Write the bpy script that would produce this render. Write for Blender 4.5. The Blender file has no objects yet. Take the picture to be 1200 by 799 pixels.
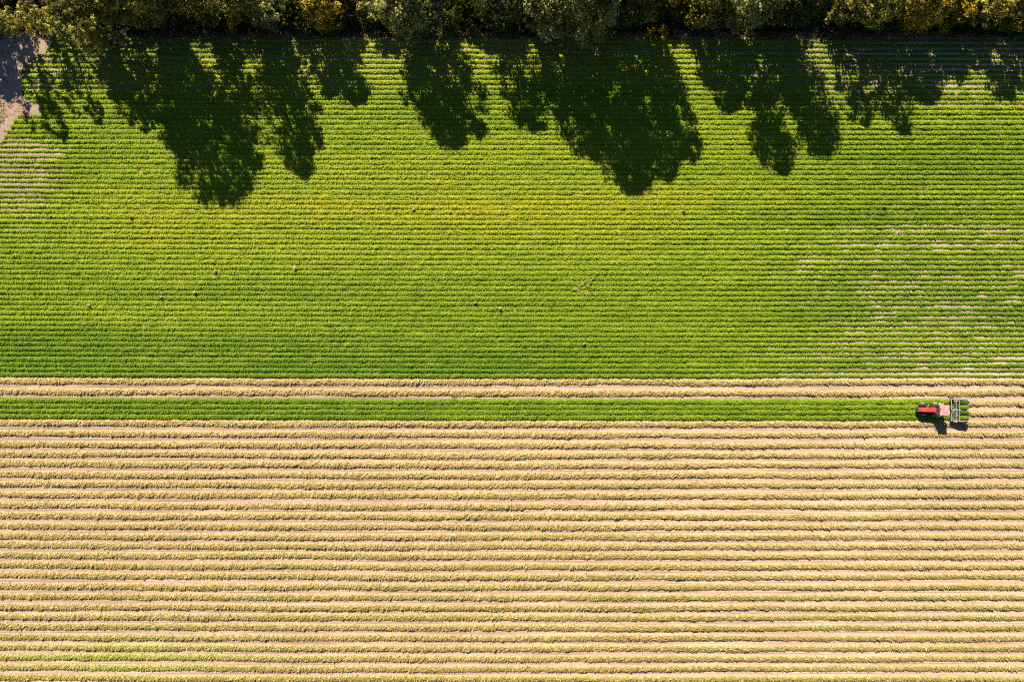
import bpy, bmesh, math, random
import numpy as np
from mathutils import Vector, Matrix, Euler

random.seed(7)
RNG = np.random.default_rng(7)
S = bpy.context.scene
COL = S.collection

# ------------------------------------------------------------------ camera, sky, sun, exposure
CAM_H = 108.0
cam_d = bpy.data.cameras.new("camera")
cam = bpy.data.objects.new("camera", cam_d)
COL.objects.link(cam)
cam.location = (0, 0, CAM_H)
cam.rotation_euler = (0, 0, 0)
cam_d.sensor_fit = 'HORIZONTAL'
cam_d.angle = 2 * math.atan(75.0 / CAM_H)
cam_d.clip_start = 1.0
cam_d.clip_end = 6000.0
S.camera = cam

SUN_SX, SUN_SY = 0.44, -1.20           # ground shift of a shadow per metre of height
sun_dir = Vector((SUN_SX, SUN_SY, -1.0)).normalized()
elev = math.asin(-sun_dir.z)
azim = math.atan2(-sun_dir.x, -sun_dir.y)   # clockwise from +Y, of the place the sun stands
world = bpy.data.worlds.new("World")
S.world = world
world.use_nodes = True
wn = world.node_tree
wn.nodes.clear()
sky = wn.nodes.new("ShaderNodeTexSky")
sky.sky_type = 'NISHITA'
sky.sun_disc = False
sky.sun_elevation = elev
sky.sun_rotation = azim
sky.air_density = 0.75
sky.dust_density = 0.3
sky.ozone_density = 8.0
bg = wn.nodes.new("ShaderNodeBackground")
bg.inputs["Strength"].default_value = 0.05
wo = wn.nodes.new("ShaderNodeOutputWorld")
wn.links.new(sky.outputs[0], bg.inputs[0])
wn.links.new(bg.outputs[0], wo.inputs[0])

sun_d = bpy.data.lights.new("sun", 'SUN')
sun_d.energy = 5.0
sun_d.angle = math.radians(0.5)
sun_d.color = (1.0, 0.93, 0.80)
sun = bpy.data.objects.new("sun", sun_d)
COL.objects.link(sun)
sun.rotation_euler = sun_dir.to_track_quat('-Z', 'Y').to_euler()
sun.location = (-40, 120, 130)

vs = S.view_settings
vs.view_transform = 'Standard'
vs.look = 'None'
vs.gamma = 1.0
vs.use_curve_mapping = False
vs.exposure = 1.25
S.cycles.use_denoising = False
S.cycles.pixel_filter_type = 'BLACKMAN_HARRIS'
S.cycles.filter_width = 1.1

# ------------------------------------------------------------------ small helpers
PX = 0.125                       # metres on the ground per photograph pixel
def gx(px): return (px - 600.0) * PX
def gy(py): return (399.5 - py) * PX

def hash2(ix, iy, seed):
    n = (ix.astype(np.int64) * 374761393 + iy.astype(np.int64) * 668265263 + seed * 1442695041) & 0xffffffff
    n = ((n ^ (n >> 13)) * 1274126177) & 0xffffffff
    n = (n ^ (n >> 16)) & 0xffffffff
    return n.astype(np.float64) / 4294967295.0

def vnoise(x, y, seed=0):
    x = np.asarray(x, dtype=np.float64); y = np.asarray(y, dtype=np.float64)
    x, y = np.broadcast_arrays(x, y)
    ix = np.floor(x); iy = np.floor(y)
    fx = x - ix; fy = y - iy
    fx = fx * fx * (3 - 2 * fx); fy = fy * fy * (3 - 2 * fy)
    a = hash2(ix, iy, seed); b = hash2(ix + 1, iy, seed)
    c = hash2(ix, iy + 1, seed); d = hash2(ix + 1, iy + 1, seed)
    return (a * (1 - fx) + b * fx) * (1 - fy) + (c * (1 - fx) + d * fx) * fy

def fbm(x, y, seed=0, octv=3):
    t = 0.0; a = 0.5; s = 0.0
    for i in range(octv):
        t = t + a * vnoise(np.asarray(x) * 2 ** i, np.asarray(y) * 2 ** i, seed + 17 * i)
        s += a; a *= 0.5
    return t / s

def smooth(a, b, x):
    t = np.clip((np.asarray(x, dtype=np.float64) - a) / (b - a), 0, 1)
    return t * t * (3 - 2 * t)

def lerp3(a, b, t):
    return np.asarray(a)[None, :] * (1 - t[:, None]) + np.asarray(b)[None, :] * t[:, None]

def tag(o, label=None, cat=None, group=None, kind=None):
    if label: o["label"] = label
    if cat: o["category"] = cat
    if group: o["group"] = group
    if kind: o["kind"] = kind
    return o

def quads_mesh(name, V, F, colors=None, smooth_f=None):
    """V (n,3), F (m,4) int, colors (m,3) per face."""
    me = bpy.data.meshes.new(name)
    n, m = len(V), len(F)
    me.vertices.add(n); me.loops.add(m * 4); me.polygons.add(m)
    me.vertices.foreach_set("co", np.ascontiguousarray(V, dtype=np.float32).ravel())
    me.loops.foreach_set("vertex_index", np.ascontiguousarray(F, dtype=np.int32).ravel())
    me.polygons.foreach_set("loop_start", np.arange(0, m * 4, 4, dtype=np.int32))
    if smooth_f is not None:
        me.polygons.foreach_set("use_smooth", np.ascontiguousarray(smooth_f, dtype=bool))
    if colors is not None:
        at = me.attributes.new("col", 'FLOAT_COLOR', 'FACE')
        c4 = np.ones((m, 4), dtype=np.float32); c4[:, :3] = np.clip(colors, 0.0, 1.0)
        at.data.foreach_set("color", c4.ravel())
    me.update(calc_edges=True)
    me.validate()
    return me

def link(name, me, mat=None, parent=None, loc=(0, 0, 0)):
    o = bpy.data.objects.new(name, me)
    COL.objects.link(o)
    if mat is not None: me.materials.append(mat)
    o.location = loc
    if parent is not None: o.parent = parent
    return o

def empty(name, loc=(0, 0, 0), rz=0):
    o = bpy.data.objects.new(name, None)
    COL.objects.link(o)
    o.location = loc
    o.rotation_euler = (0, 0, rz)
    o.empty_display_size = 0.5
    return o

def leaf_quads(P, N, L, W, ang):
    """Leaf quads at P with normals N, length L, width W, in-plane angle ang.  Each is slightly pointed."""
    N = N / np.linalg.norm(N, axis=1, keepdims=True)
    ref = np.where(np.abs(N[:, 2:3]) > 0.9, np.array([[1.0, 0, 0]]), np.array([[0, 0, 1.0]]))
    # in-plane x axis close to world +X for flat leaves
    T = np.cross(np.array([[0, 1.0, 0]]), N)
    bad = np.linalg.norm(T, axis=1) < 1e-3
    T[bad] = np.cross(ref[bad], N[bad])
    T /= np.linalg.norm(T, axis=1, keepdims=True)
    B = np.cross(N, T)
    c, s = np.cos(ang)[:, None], np.sin(ang)[:, None]
    U = T * c + B * s
    Wv = -T * s + B * c
    L = np.asarray(L)[:, None] * 0.5; W = np.asarray(W)[:, None] * 0.5
    k = len(P)
    V = np.empty((k, 4, 3))
    V[:, 0] = P - U * L
    V[:, 1] = P + Wv * W - U * L * 0.1
    V[:, 2] = P + U * L
    V[:, 3] = P - Wv * W - U * L * 0.1
    F = np.arange(k * 4).reshape(k, 4)
    return V.reshape(-1, 3), F

# ------------------------------------------------------------------ materials
def nt(name):
    m = bpy.data.materials.new(name)
    m.use_nodes = True
    t = m.node_tree
    t.nodes.clear()
    out = t.nodes.new("ShaderNodeOutputMaterial")
    return m, t, out

def leaf_mat(name, trans=0.3, rough=0.55, spec=0.03):
    m, t, out = nt(name)
    at = t.nodes.new("ShaderNodeAttribute"); at.attribute_name = "col"
    geo = t.nodes.new("ShaderNodeNewGeometry")
    nz = t.nodes.new("ShaderNodeTexNoise"); nz.inputs["Scale"].default_value = 3.0
    nz.inputs["Detail"].default_value = 2.0
    t.links.new(geo.outputs["Position"], nz.inputs["Vector"])
    mr = t.nodes.new("ShaderNodeMapRange")
    mr.inputs[3].default_value = 0.80; mr.inputs[4].default_value = 1.2
    t.links.new(nz.outputs["Fac"], mr.inputs[0])
    mul = t.nodes.new("ShaderNodeVectorMath"); mul.operation = 'MULTIPLY'
    t.links.new(at.outputs["Color"], mul.inputs[0]); t.links.new(mr.outputs[0], mul.inputs[1])
    d = t.nodes.new("ShaderNodeBsdfDiffuse"); t.links.new(mul.outputs[0], d.inputs[0])
    tr = t.nodes.new("ShaderNodeBsdfTranslucent"); t.links.new(mul.outputs[0], tr.inputs[0])
    mx = t.nodes.new("ShaderNodeMixShader"); mx.inputs[0].default_value = trans
    t.links.new(d.outputs[0], mx.inputs[1]); t.links.new(tr.outputs[0], mx.inputs[2])
    g = t.nodes.new("ShaderNodeBsdfGlossy"); g.inputs["Roughness"].default_value = rough
    mg = t.nodes.new("ShaderNodeMixShader"); mg.inputs[0].default_value = spec
    t.links.new(mx.outputs[0], mg.inputs[1]); t.links.new(g.outputs[0], mg.inputs[2])
    t.links.new(mg.outputs[0], out.inputs[0])
    return m

def paint(name, col, rough=0.5, metal=0.0, dirt=0.25, dirt_col=(0.30, 0.23, 0.16), scale=3.0):
    m, t, out = nt(name)
    b = t.nodes.new("ShaderNodeBsdfPrincipled")
    tc = t.nodes.new("ShaderNodeTexCoord")
    nz = t.nodes.new("ShaderNodeTexNoise"); nz.inputs["Scale"].default_value = scale
    nz.inputs["Detail"].default_value = 5.0
    t.links.new(tc.outputs["Object"], nz.inputs["Vector"])
    mr = t.nodes.new("ShaderNodeMapRange"); mr.inputs[1].default_value = 0.35; mr.inputs[2].default_value = 0.75
    mr.inputs[3].default_value = 0.0; mr.inputs[4].default_value = dirt
    t.links.new(nz.outputs["Fac"], mr.inputs[0])
    mx = t.nodes.new("ShaderNodeMix"); mx.data_type = 'RGBA'
    mx.inputs["A"].default_value = (*col, 1); mx.inputs["B"].default_value = (*dirt_col, 1)
    t.links.new(mr.outputs[0], mx.inputs["Factor"])
    t.links.new(mx.outputs["Result"], b.inputs["Base Color"])
    b.inputs["Roughness"].default_value = rough
    b.inputs["Metallic"].default_value = metal
    t.links.new(b.outputs[0], out.inputs[0])
    return m

def soil_mat(name, c1, c2, c3, stretch=(0.04, 2.4, 1.0)):
    m, t, out = nt(name)
    geo = t.nodes.new("ShaderNodeNewGeometry")
    mp = t.nodes.new("ShaderNodeMapping"); mp.inputs["Scale"].default_value = stretch
    t.links.new(geo.outputs["Position"], mp.inputs["Vector"])
    n1 = t.nodes.new("ShaderNodeTexNoise"); n1.inputs["Scale"].default_value = 2.0; n1.inputs["Detail"].default_value = 4.0
    t.links.new(mp.outputs[0], n1.inputs["Vector"])
    n2 = t.nodes.new("ShaderNodeTexNoise"); n2.inputs["Scale"].default_value = 2.3; n2.inputs["Detail"].default_value = 6.0
    n2.inputs["Roughness"].default_value = 0.7
    t.links.new(geo.outputs["Position"], n2.inputs["Vector"])
    n3 = t.nodes.new("ShaderNodeTexNoise"); n3.inputs["Scale"].default_value = 0.05; n3.inputs["Detail"].default_value = 3.0
    t.links.new(geo.outputs["Position"], n3.inputs["Vector"])
    r1 = t.nodes.new("ShaderNodeMapRange"); r1.inputs[1].default_value = 0.36; r1.inputs[2].default_value = 0.64
    t.links.new(n1.outputs["Fac"], r1.inputs[0])
    r2 = t.nodes.new("ShaderNodeMapRange"); r2.inputs[1].default_value = 0.35; r2.inputs[2].default_value = 0.75
    t.links.new(n2.outputs["Fac"], r2.inputs[0])
    a = t.nodes.new("ShaderNodeMix"); a.data_type = 'RGBA'
    a.inputs["A"].default_value = (*c1, 1); a.inputs["B"].default_value = (*c2, 1)
    t.links.new(r1.outputs[0], a.inputs["Factor"])
    sc = t.nodes.new("ShaderNodeMath"); sc.operation = 'MULTIPLY'; sc.inputs[1].default_value = 0.55
    t.links.new(r2.outputs[0], sc.inputs[0])
    b2 = t.nodes.new("ShaderNodeMix"); b2.data_type = 'RGBA'
    b2.inputs["B"].default_value = (*c3, 1)
    t.links.new(a.outputs["Result"], b2.inputs["A"]); t.links.new(sc.outputs[0], b2.inputs["Factor"])
    v = t.nodes.new("ShaderNodeMapRange"); v.inputs[1].default_value = 0.3; v.inputs[2].default_value = 0.7
    v.inputs[3].default_value = 0.86; v.inputs[4].default_value = 1.12
    t.links.new(n3.outputs["Fac"], v.inputs[0])
    mul = t.nodes.new("ShaderNodeVectorMath"); mul.operation = 'MULTIPLY'
    t.links.new(b2.outputs["Result"], mul.inputs[0]); t.links.new(v.outputs[0], mul.inputs[1])
    d = t.nodes.new("ShaderNodeBsdfDiffuse"); d.inputs["Roughness"].default_value = 0.6
    t.links.new(mul.outputs[0], d.inputs[0])
    bp = t.nodes.new("ShaderNodeBump"); bp.inputs["Strength"].default_value = 0.5; bp.inputs["Distance"].default_value = 0.06
    t.links.new(n2.outputs["Fac"], bp.inputs["Height"]); t.links.new(bp.outputs[0], d.inputs["Normal"])
    t.links.new(d.outputs[0], out.inputs[0])
    return m

M_CROP = leaf_mat("crop_leaf", 0.25, 0.45, 0.005)
M_WIND = leaf_mat("wilted_plant", 0.15, 0.7, 0.01)
M_TREE = leaf_mat("tree_leaf", 0.33, 0.5, 0.008)
M_DRY = leaf_mat("dry_plant", 0.2, 0.7, 0.01)
M_SOIL = soil_mat("field_soil", (0.33, 0.220, 0.150), (0.55, 0.40, 0.285), (0.24, 0.155, 0.110))
M_PATH = soil_mat("path_soil", (0.42, 0.29, 0.20), (0.52, 0.37, 0.26), (0.28, 0.19, 0.13), (0.4, 0.4, 1))
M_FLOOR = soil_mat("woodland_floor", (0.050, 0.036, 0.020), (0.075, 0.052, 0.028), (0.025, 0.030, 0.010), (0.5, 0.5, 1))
M_GRASS = soil_mat("meadow", (0.06, 0.085, 0.02), (0.10, 0.12, 0.03), (0.12, 0.10, 0.04), (0.3, 0.3, 1))
M_BARK = paint("bark", (0.10, 0.075, 0.05), 0.9, 0, 0.6, (0.19, 0.16, 0.12), 6.0)

# ------------------------------------------------------------------ crop layout (photograph rows -> metres)
def bow(px):      # the rows curve by under two pixels: the left end sits a little higher
    px = np.asarray(px, dtype=np.float64)
    return -1.7 * np.clip((600 - px) / 600.0, 0, 1.2) ** 1.3

def segs(a, b, n): return list(np.linspace(a, b, n + 1))
furrows = segs(45.2, 106.5, 10) + segs(106.5, 123.8, 3)[1:] + segs(123.8, 141.3, 3)[1:] + segs(141.3, 269.8, 22)[1:] \
    + segs(269.8, 287.2, 3)[1:] + segs(287.2, 419.2, 22)[1:] + segs(419.2, 437.4, 3)[1:] + [444.0]
wide = {106.5, 123.8, 141.3, 269.8, 287.2, 419.2, 437.4, 444.0}
strip = segs(467.9, 492.0, 4)
wind_bottom = [453.8, 466.2, 503.0, 515.1, 527.4, 539.2, 550.8, 562.6, 574.3, 586.4, 598.9, 611.0, 622.8, 634.8,
               645.9, 657.5, 669.6, 681.4, 693.7, 705.6, 717.5, 729.4, 740.9, 753.2, 765.4, 777.4, 789.2, 801.2, 813.2]
wind_short = [478.4, 490.2]           # right of the digger only
X_MIN, X_MAX = -84.0, 84.0

# ------------------------------------------------------------------ the ground
def grid_sheet(name, x0, x1, nx, y0, y1, ny, zf, mat):
    xs = np.linspace(x0, x1, nx + 1); ys = np.linspace(y0, y1, ny + 1)
    X, Y = np.meshgrid(xs, ys)
    Z = zf(X, Y)
    V = np.stack([X.ravel(), Y.ravel(), Z.ravel()], 1)
    i = np.arange(nx)[None, :] + (nx + 1) * np.arange(ny)[:, None]
    F = np.stack([i, i + 1, i + nx + 2, i + nx + 1], -1).reshape(-1, 4)
    return link(name, quads_mesh(name, V, F, None, np.ones(len(F), bool)), mat)

g = grid_sheet("ground", -2500, 2500, 10, -2500, 2500, 10, lambda X, Y: np.full_like(X, -0.25), M_GRASS)
tag(g, kind="structure")

wb = np.array([gy(b) for b in wind_bottom])
def soil_z(X, Y):
    z = 0.05 * (fbm(X * 0.9, Y * 2.0, 3, 3) - 0.5)
    # ruts run along the gaps between the windrows
    d = np.min(np.abs(Y[..., None] - (wb - 0.10)[None, None, :]), axis=-1)
    lower = smooth(gy(444) + 0.3, gy(444) - 0.3, Y)
    z -= lower * 0.05 * np.exp(-(d / 0.12) ** 2) * (0.5 + fbm(X * 0.3, Y, 8, 2))
    z += lower * 0.03 * (vnoise(X * 0.08, Y * 5.0, 21) - 0.5)
    return z
f = grid_sheet("field_soil", -90, 90, 460, gy(830), gy(44.0), 800, soil_z, M_SOIL)
tag(f, kind="structure")
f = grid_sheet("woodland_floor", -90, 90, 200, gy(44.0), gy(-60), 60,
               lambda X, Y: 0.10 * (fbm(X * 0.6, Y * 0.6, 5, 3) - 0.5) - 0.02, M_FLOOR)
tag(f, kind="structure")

def path_left(py):   # right edge of the bare track in the upper left corner (photograph x)
    return np.interp(py, [40, 50, 62, 76, 110, 119, 128, 136, 138.5, 143, 149, 155, 161, 167, 173],
                     [56, 62, 52, 25, 25, 30, 50, 49, 19, 17, 13, 9, 6, 2, -12])

def path_mesh():
    ys = np.linspace(38, 190, 70)
    cols = 26
    V = []; F = []
    for j, y in enumerate(ys):
        l = -60
        r = path_left(y) + 2.0 + 2.2 * (vnoise(np.array([y * 0.25]), np.array([0.5]), 4)[0] - 0.5)
        if y > 172: r = np.interp(y, [172, 190], [-9, -30])
        for i in range(cols + 1):
            x = l + (r - l) * i / cols
            V.append((gx(x), gy(y), 0.022 + 0.16 * fbm(np.array([gx(x) * 1.6]), np.array([gy(y) * 1.1]), 9, 3)[0]))
    n = cols + 1
    for j in range(len(ys) - 1):
        for i in range(cols):
            F.append((j * n + i, (j + 1) * n + i, (j + 1) * n + i + 1, j * n + i + 1))
    return quads_mesh("dirt_path", np.array(V), np.array(F), None, np.ones(len(F), bool))
tag(link("dirt_path", path_mesh(), M_PATH), kind="structure")

# ------------------------------------------------------------------ number words for labels
ONES = ["", "first", "second", "third", "fourth", "fifth", "sixth", "seventh", "eighth", "ninth", "tenth", "eleventh",
        "twelfth", "thirteenth", "fourteenth", "fifteenth", "sixteenth", "seventeenth", "eighteenth", "nineteenth"]
TENS = {20: ("twenty", "twentieth"), 30: ("thirty", "thirtieth"), 40: ("forty", "fortieth")}
def ordinal(n):
    if n < 20: return ONES[n]
    t = n // 10 * 10
    return TENS[t][1] if n == t else TENS[t][0] + "-" + ONES[n - t]

# ------------------------------------------------------------------ growing crop rows
def crop_color(x, y, r, seed):
    """Leaf colour of the crop at world x, y: patches of deeper and yellower plants."""
    px = x / PX + 600; py = 399.5 - y / PX
    deep = np.array([0.125, 0.210, 0.011]); mid = np.array([0.255, 0.325, 0.018]); yel = np.array([0.40, 0.375, 0.018])
    k = fbm(x * 0.02, y * 0.28, 31, 3)
    t = 0.58 + 0.9 * (k - 0.5)
    t -= 0.42 * smooth(300, 445, py) * (0.55 + 0.45 * smooth(900, 200, px))   # deeper green towards the lower edge
    t += 0.22 * np.exp(-((py - 243) / 16.0) ** 2) * smooth(950, 700, px)      # yellower belt
    t -= 0.25 * smooth(820, 1100, px)
    t -= 0.15 * smooth(180, 20, px)
    t = np.where(py > 462, 0.10 + 0.25 * (k - 0.5) + 0.2 * smooth(300, 700, px), t)   # the strip by the tractor
    t = t + 0.42 * (fbm(x * 0.5, y * 0.9, 77, 2) - 0.5)
    t = t + 0.20 * (r - 0.5)
    t = np.clip(t, 0, 1.25)
    c = np.where((t < 0.6)[:, None], lerp3(deep, mid, np.clip(t / 0.6, 0, 1)), lerp3(mid, yel, np.clip((t - 0.6) / 0.65, 0, 1)))
    spot = (vnoise(x * 1.1, y * 1.9, 55) > 0.955)
    c = np.where((spot & (r > 0.3))[:, None], np.array([[0.36, 0.30, 0.02]]), c)
    pale = (r > 0.97)
    c = np.where(pale[:, None], c * 1.25 + 0.015, c)
    return c

bare_spots = [   # photograph x, y, radius x, radius y: places without plants
    (676, 339, 2.6, 1.8), (687, 346, 1.6, 2.4), (683, 333, 1.3, 1.5), (689, 331, 1.0, 1.5),
    (1119, 107, 4, 2), (165, 200, 4, 2.2), (1123, 70, 5, 2),
    (1041, 264, 2.5, 1.4), (1046, 267, 2.5, 1.4), (1051, 271, 2.5, 1.4), (1056, 275, 2, 1.4)]

def row_width(x, y):
    """Half width of the canopy, narrower where the photograph shows soil between rows."""
    px = x / PX + 600; py = 399.5 - y / PX
    w = 0.45 + 0.08 * (fbm(x * 0.12, y * 0.5, 41, 2) - 0.5)
    w = w - 0.155 * smooth(760, 1080, px) * (0.5 + 0.5 * smooth(200, 330, py)) * (py < 446)
    w = w - 0.19 * smooth(130, 20, px) * smooth(150, 175, py) * smooth(290, 215, py)
    w = w - 0.15 * smooth(150, 60, py)
    w = w - 0.04 * smooth(120, 20, px)
    # broken pale gaps
    gapn = fbm(x * 0.45, y * 2.2, 63, 2)
    edge = smooth(760, 1050, px) * smooth(210, 300, py) + 0.8 * smooth(170, 20, px) * smooth(220, 190, py) + 0.25
    w = w - 0.13 * smooth(0.58, 0.84, gapn) * np.clip(edge, 0, 1)
    return np.clip(w, 0.13, 0.5)

def crop_row(y_top, y_bot, x0, x1, per_m, idx, wide_gap):
    yc_px = (y_top + y_bot) * 0.5
    pitch = (y_bot - y_top) * PX
    y_c = gy(yc_px)
    # --- base mound of stems and inner leaves
    nx = int((x1 - x0) / 0.25); us = np.array([-1.0, -0.7, -0.3, 0.1, 0.5, 0.8, 1.0]) ; nu = len(us)
    xs = np.linspace(x0, x1, nx + 1)
    ys_off = gy(yc_px + bow(xs / PX + 600)) - y_c
    wv = row_width(xs, np.full_like(xs, y_c))
    wv = wv * (1 + 0.16 * (vnoise(xs * 1.9, np.full_like(xs, idx * 7.7), 16) - 0.5))
    if wide_gap: wv = wv - 0.075
    hv = (0.29 + 0.19 * (vnoise(xs * 2.3, np.full_like(xs, idx * 3.3), 12) - 0.5) + 0.12 * (vnoise(xs * 0.5, np.full_like(xs, idx * 1.7), 14) - 0.5)) * np.clip(wv / 0.34, 0.55, 1.1)
    shift = 0.07 * (vnoise(xs * 0.06, np.full_like(xs, idx * 2.3), 18) - 0.5) + 0.06 * (vnoise(xs * 1.6, np.full_like(xs, idx * 5.1), 15) - 0.5)
    off = 0.02 if wide_gap else 0.0
    def surf(x, u, rel=1.0):
        w = np.interp(x, xs, wv); h = np.interp(x, xs, hv)
        yo = np.interp(x, xs, ys_off) + np.interp(x, xs, shift) + off
        prof = np.clip(1 - np.abs(u) ** 2.4, 0, 1)
        return yo + u * w, h * prof * rel - 0.03
    V = np.zeros((nx + 1, nu, 3))
    for j, u in enumerate(us):
        yy, zz = surf(xs, np.full_like(xs, u), 0.72)
        V[:, j, 0] = xs; V[:, j, 1] = yy; V[:, j, 2] = zz
    i = (np.arange(nx)[:, None] * nu + np.arange(nu - 1)[None, :])
    F = np.stack([i, i + nu, i + nu + 1, i + 1], -1).reshape(-1, 4)
    fx = np.repeat((xs[:-1] + xs[1:]) / 2, nu - 1)
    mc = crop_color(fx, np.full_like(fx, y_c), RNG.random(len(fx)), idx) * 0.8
    V = V.reshape(-1, 3)
    # --- leaves over the mound
    n = int((x1 - x0) * per_m)
    x = RNG.uniform(x0, x1, n); u = np.clip(RNG.uniform(-1.08, 1.08, n), -1.08, 1.08)
    yy, zz = surf(x, np.clip(u, -1, 1))
    yy += (u - np.clip(u, -1, 1)) * 0.35
    w = np.interp(x, xs, wv)
    P = np.stack([x, yy, np.maximum(zz, 0.0) + RNG.uniform(-0.05, 0.07, n)], 1)
    slope = np.sign(u) * np.abs(u) ** 1.3 * 0.75
    Nn = np.stack([RNG.normal(0, 0.36, n), slope * 0.85 + RNG.normal(0, 0.36, n), np.ones(n)], 1)
    L = RNG.uniform(0.12, 0.27, n); Wd = L * RNG.uniform(0.55, 0.85, n)
    r = RNG.random(n)
    C = crop_color(x, yy + y_c, r, idx)
    keep = np.ones(n, bool)
    px = x / PX + 600; py = 399.5 - (yy + y_c) / PX
    for (bx, by, rx, ry) in bare_spots:
        keep &= ((px - bx) / rx) ** 2 + ((py - by) / ry) ** 2 > RNG.uniform(0.6, 1.2, n)
    LV, LF = leaf_quads(P[keep], Nn[keep], L[keep], Wd[keep], RNG.uniform(0, 6.28, keep.sum()))
    fpx = fx / PX + 600; fpy = np.full_like(fpx, yc_px)
    fk = np.ones(len(F), bool)
    for (bx, by, rx, ry) in bare_spots:
        fk &= ((fpx - bx) / rx) ** 2 + ((fpy - by) / (ry + 1.5)) ** 2 > 1.0
    F = F[fk]; mc = mc[fk]
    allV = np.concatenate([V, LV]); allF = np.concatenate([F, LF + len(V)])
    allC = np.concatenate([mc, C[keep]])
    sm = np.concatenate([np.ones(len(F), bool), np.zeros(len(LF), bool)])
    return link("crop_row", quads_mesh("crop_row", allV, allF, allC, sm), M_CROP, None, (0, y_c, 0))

nrow = len(furrows) - 1
for k in range(nrow):
    yt, yb = furrows[k], furrows[k + 1]
    mid = (yt + yb) / 2
    x0 = X_MIN
    if mid < 176: x0 = gx(float(path_left(mid)) + 1.0)
    o = crop_row(yt, yb, x0, X_MAX, 58, k, any(abs(yb - w) < 0.01 for w in wide))
    up = nrow - k
    if up == 1:
        lab = "lowest green crop row of the big field, bordering the pale windrows"
    elif k == 0:
        lab = "topmost sparse green crop row, running closest along the trees"
    elif up <= 34:
        lab = f"{ordinal(up)} leafy green crop row counted up from the pale windrows"
    else:
        lab = f"{ordinal(k + 1)} leafy green crop row counted down from the tree line"
    tag(o, lab, "crop row", "green crop rows of the large field")
strip_names = ["uppermost", "upper middle", "lower middle", "lowest"]
for k in range(4):
    o = crop_row(strip[k], strip[k + 1], X_MIN, 64.6, 64, 200 + k, False)
    tag(o, f"{strip_names[k]} of the four green rows still standing left of the red tractor", "crop row", "four green crop rows ahead of the tractor")

# ------------------------------------------------------------------ windrows of dug plants
def wind_color(x, y, r, u):
    px = x / PX + 600; py = 399.5 - y / PX
    straw = np.array([0.46, 0.325, 0.112]); olive = np.array([0.300, 0.245, 0.058]); green = np.array([0.31, 0.31, 0.045])
    pale = np.array([0.58, 0.43, 0.24]); brown = np.array([0.20, 0.13, 0.045])
    k = fbm(x * 0.06, y * 0.25, 91, 3)
    t = 0.12 + 0.55 * smooth(520, 720, py) + 0.45 * (k - 0.5) + 0.18 * smooth(600, 1100, px)
    t = t + 0.55 * (fbm(x * 1.3, y * 1.8, 93, 2) - 0.5) + 0.35 * (r - 0.5)
    t = np.clip(t, 0, 1)
    c = lerp3(straw, olive, t)
    gpatch = np.exp(-(((px - 140) / 110) ** 2 + ((py - 768) / 24) ** 2)) + 0.55 * smooth(0.66, 0.8, fbm(x * 0.05, y * 0.35, 99, 2)) * smooth(600, 700, py)
    gp = np.clip(gpatch * (0.5 + r), 0, 1)
    c = c * (1 - gp[:, None]) + green[None] * gp[:, None]
    edge = smooth(0.25, 1.0, u) * (r > 0.35)  # sun-facing flank painted paler: its sunlight is put into the colour
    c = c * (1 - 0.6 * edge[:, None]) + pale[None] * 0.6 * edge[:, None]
    c = np.where((r > 0.93)[:, None], pale[None], c)
    c = np.where((r < 0.06)[:, None], brown[None], c)
    return c

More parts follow.
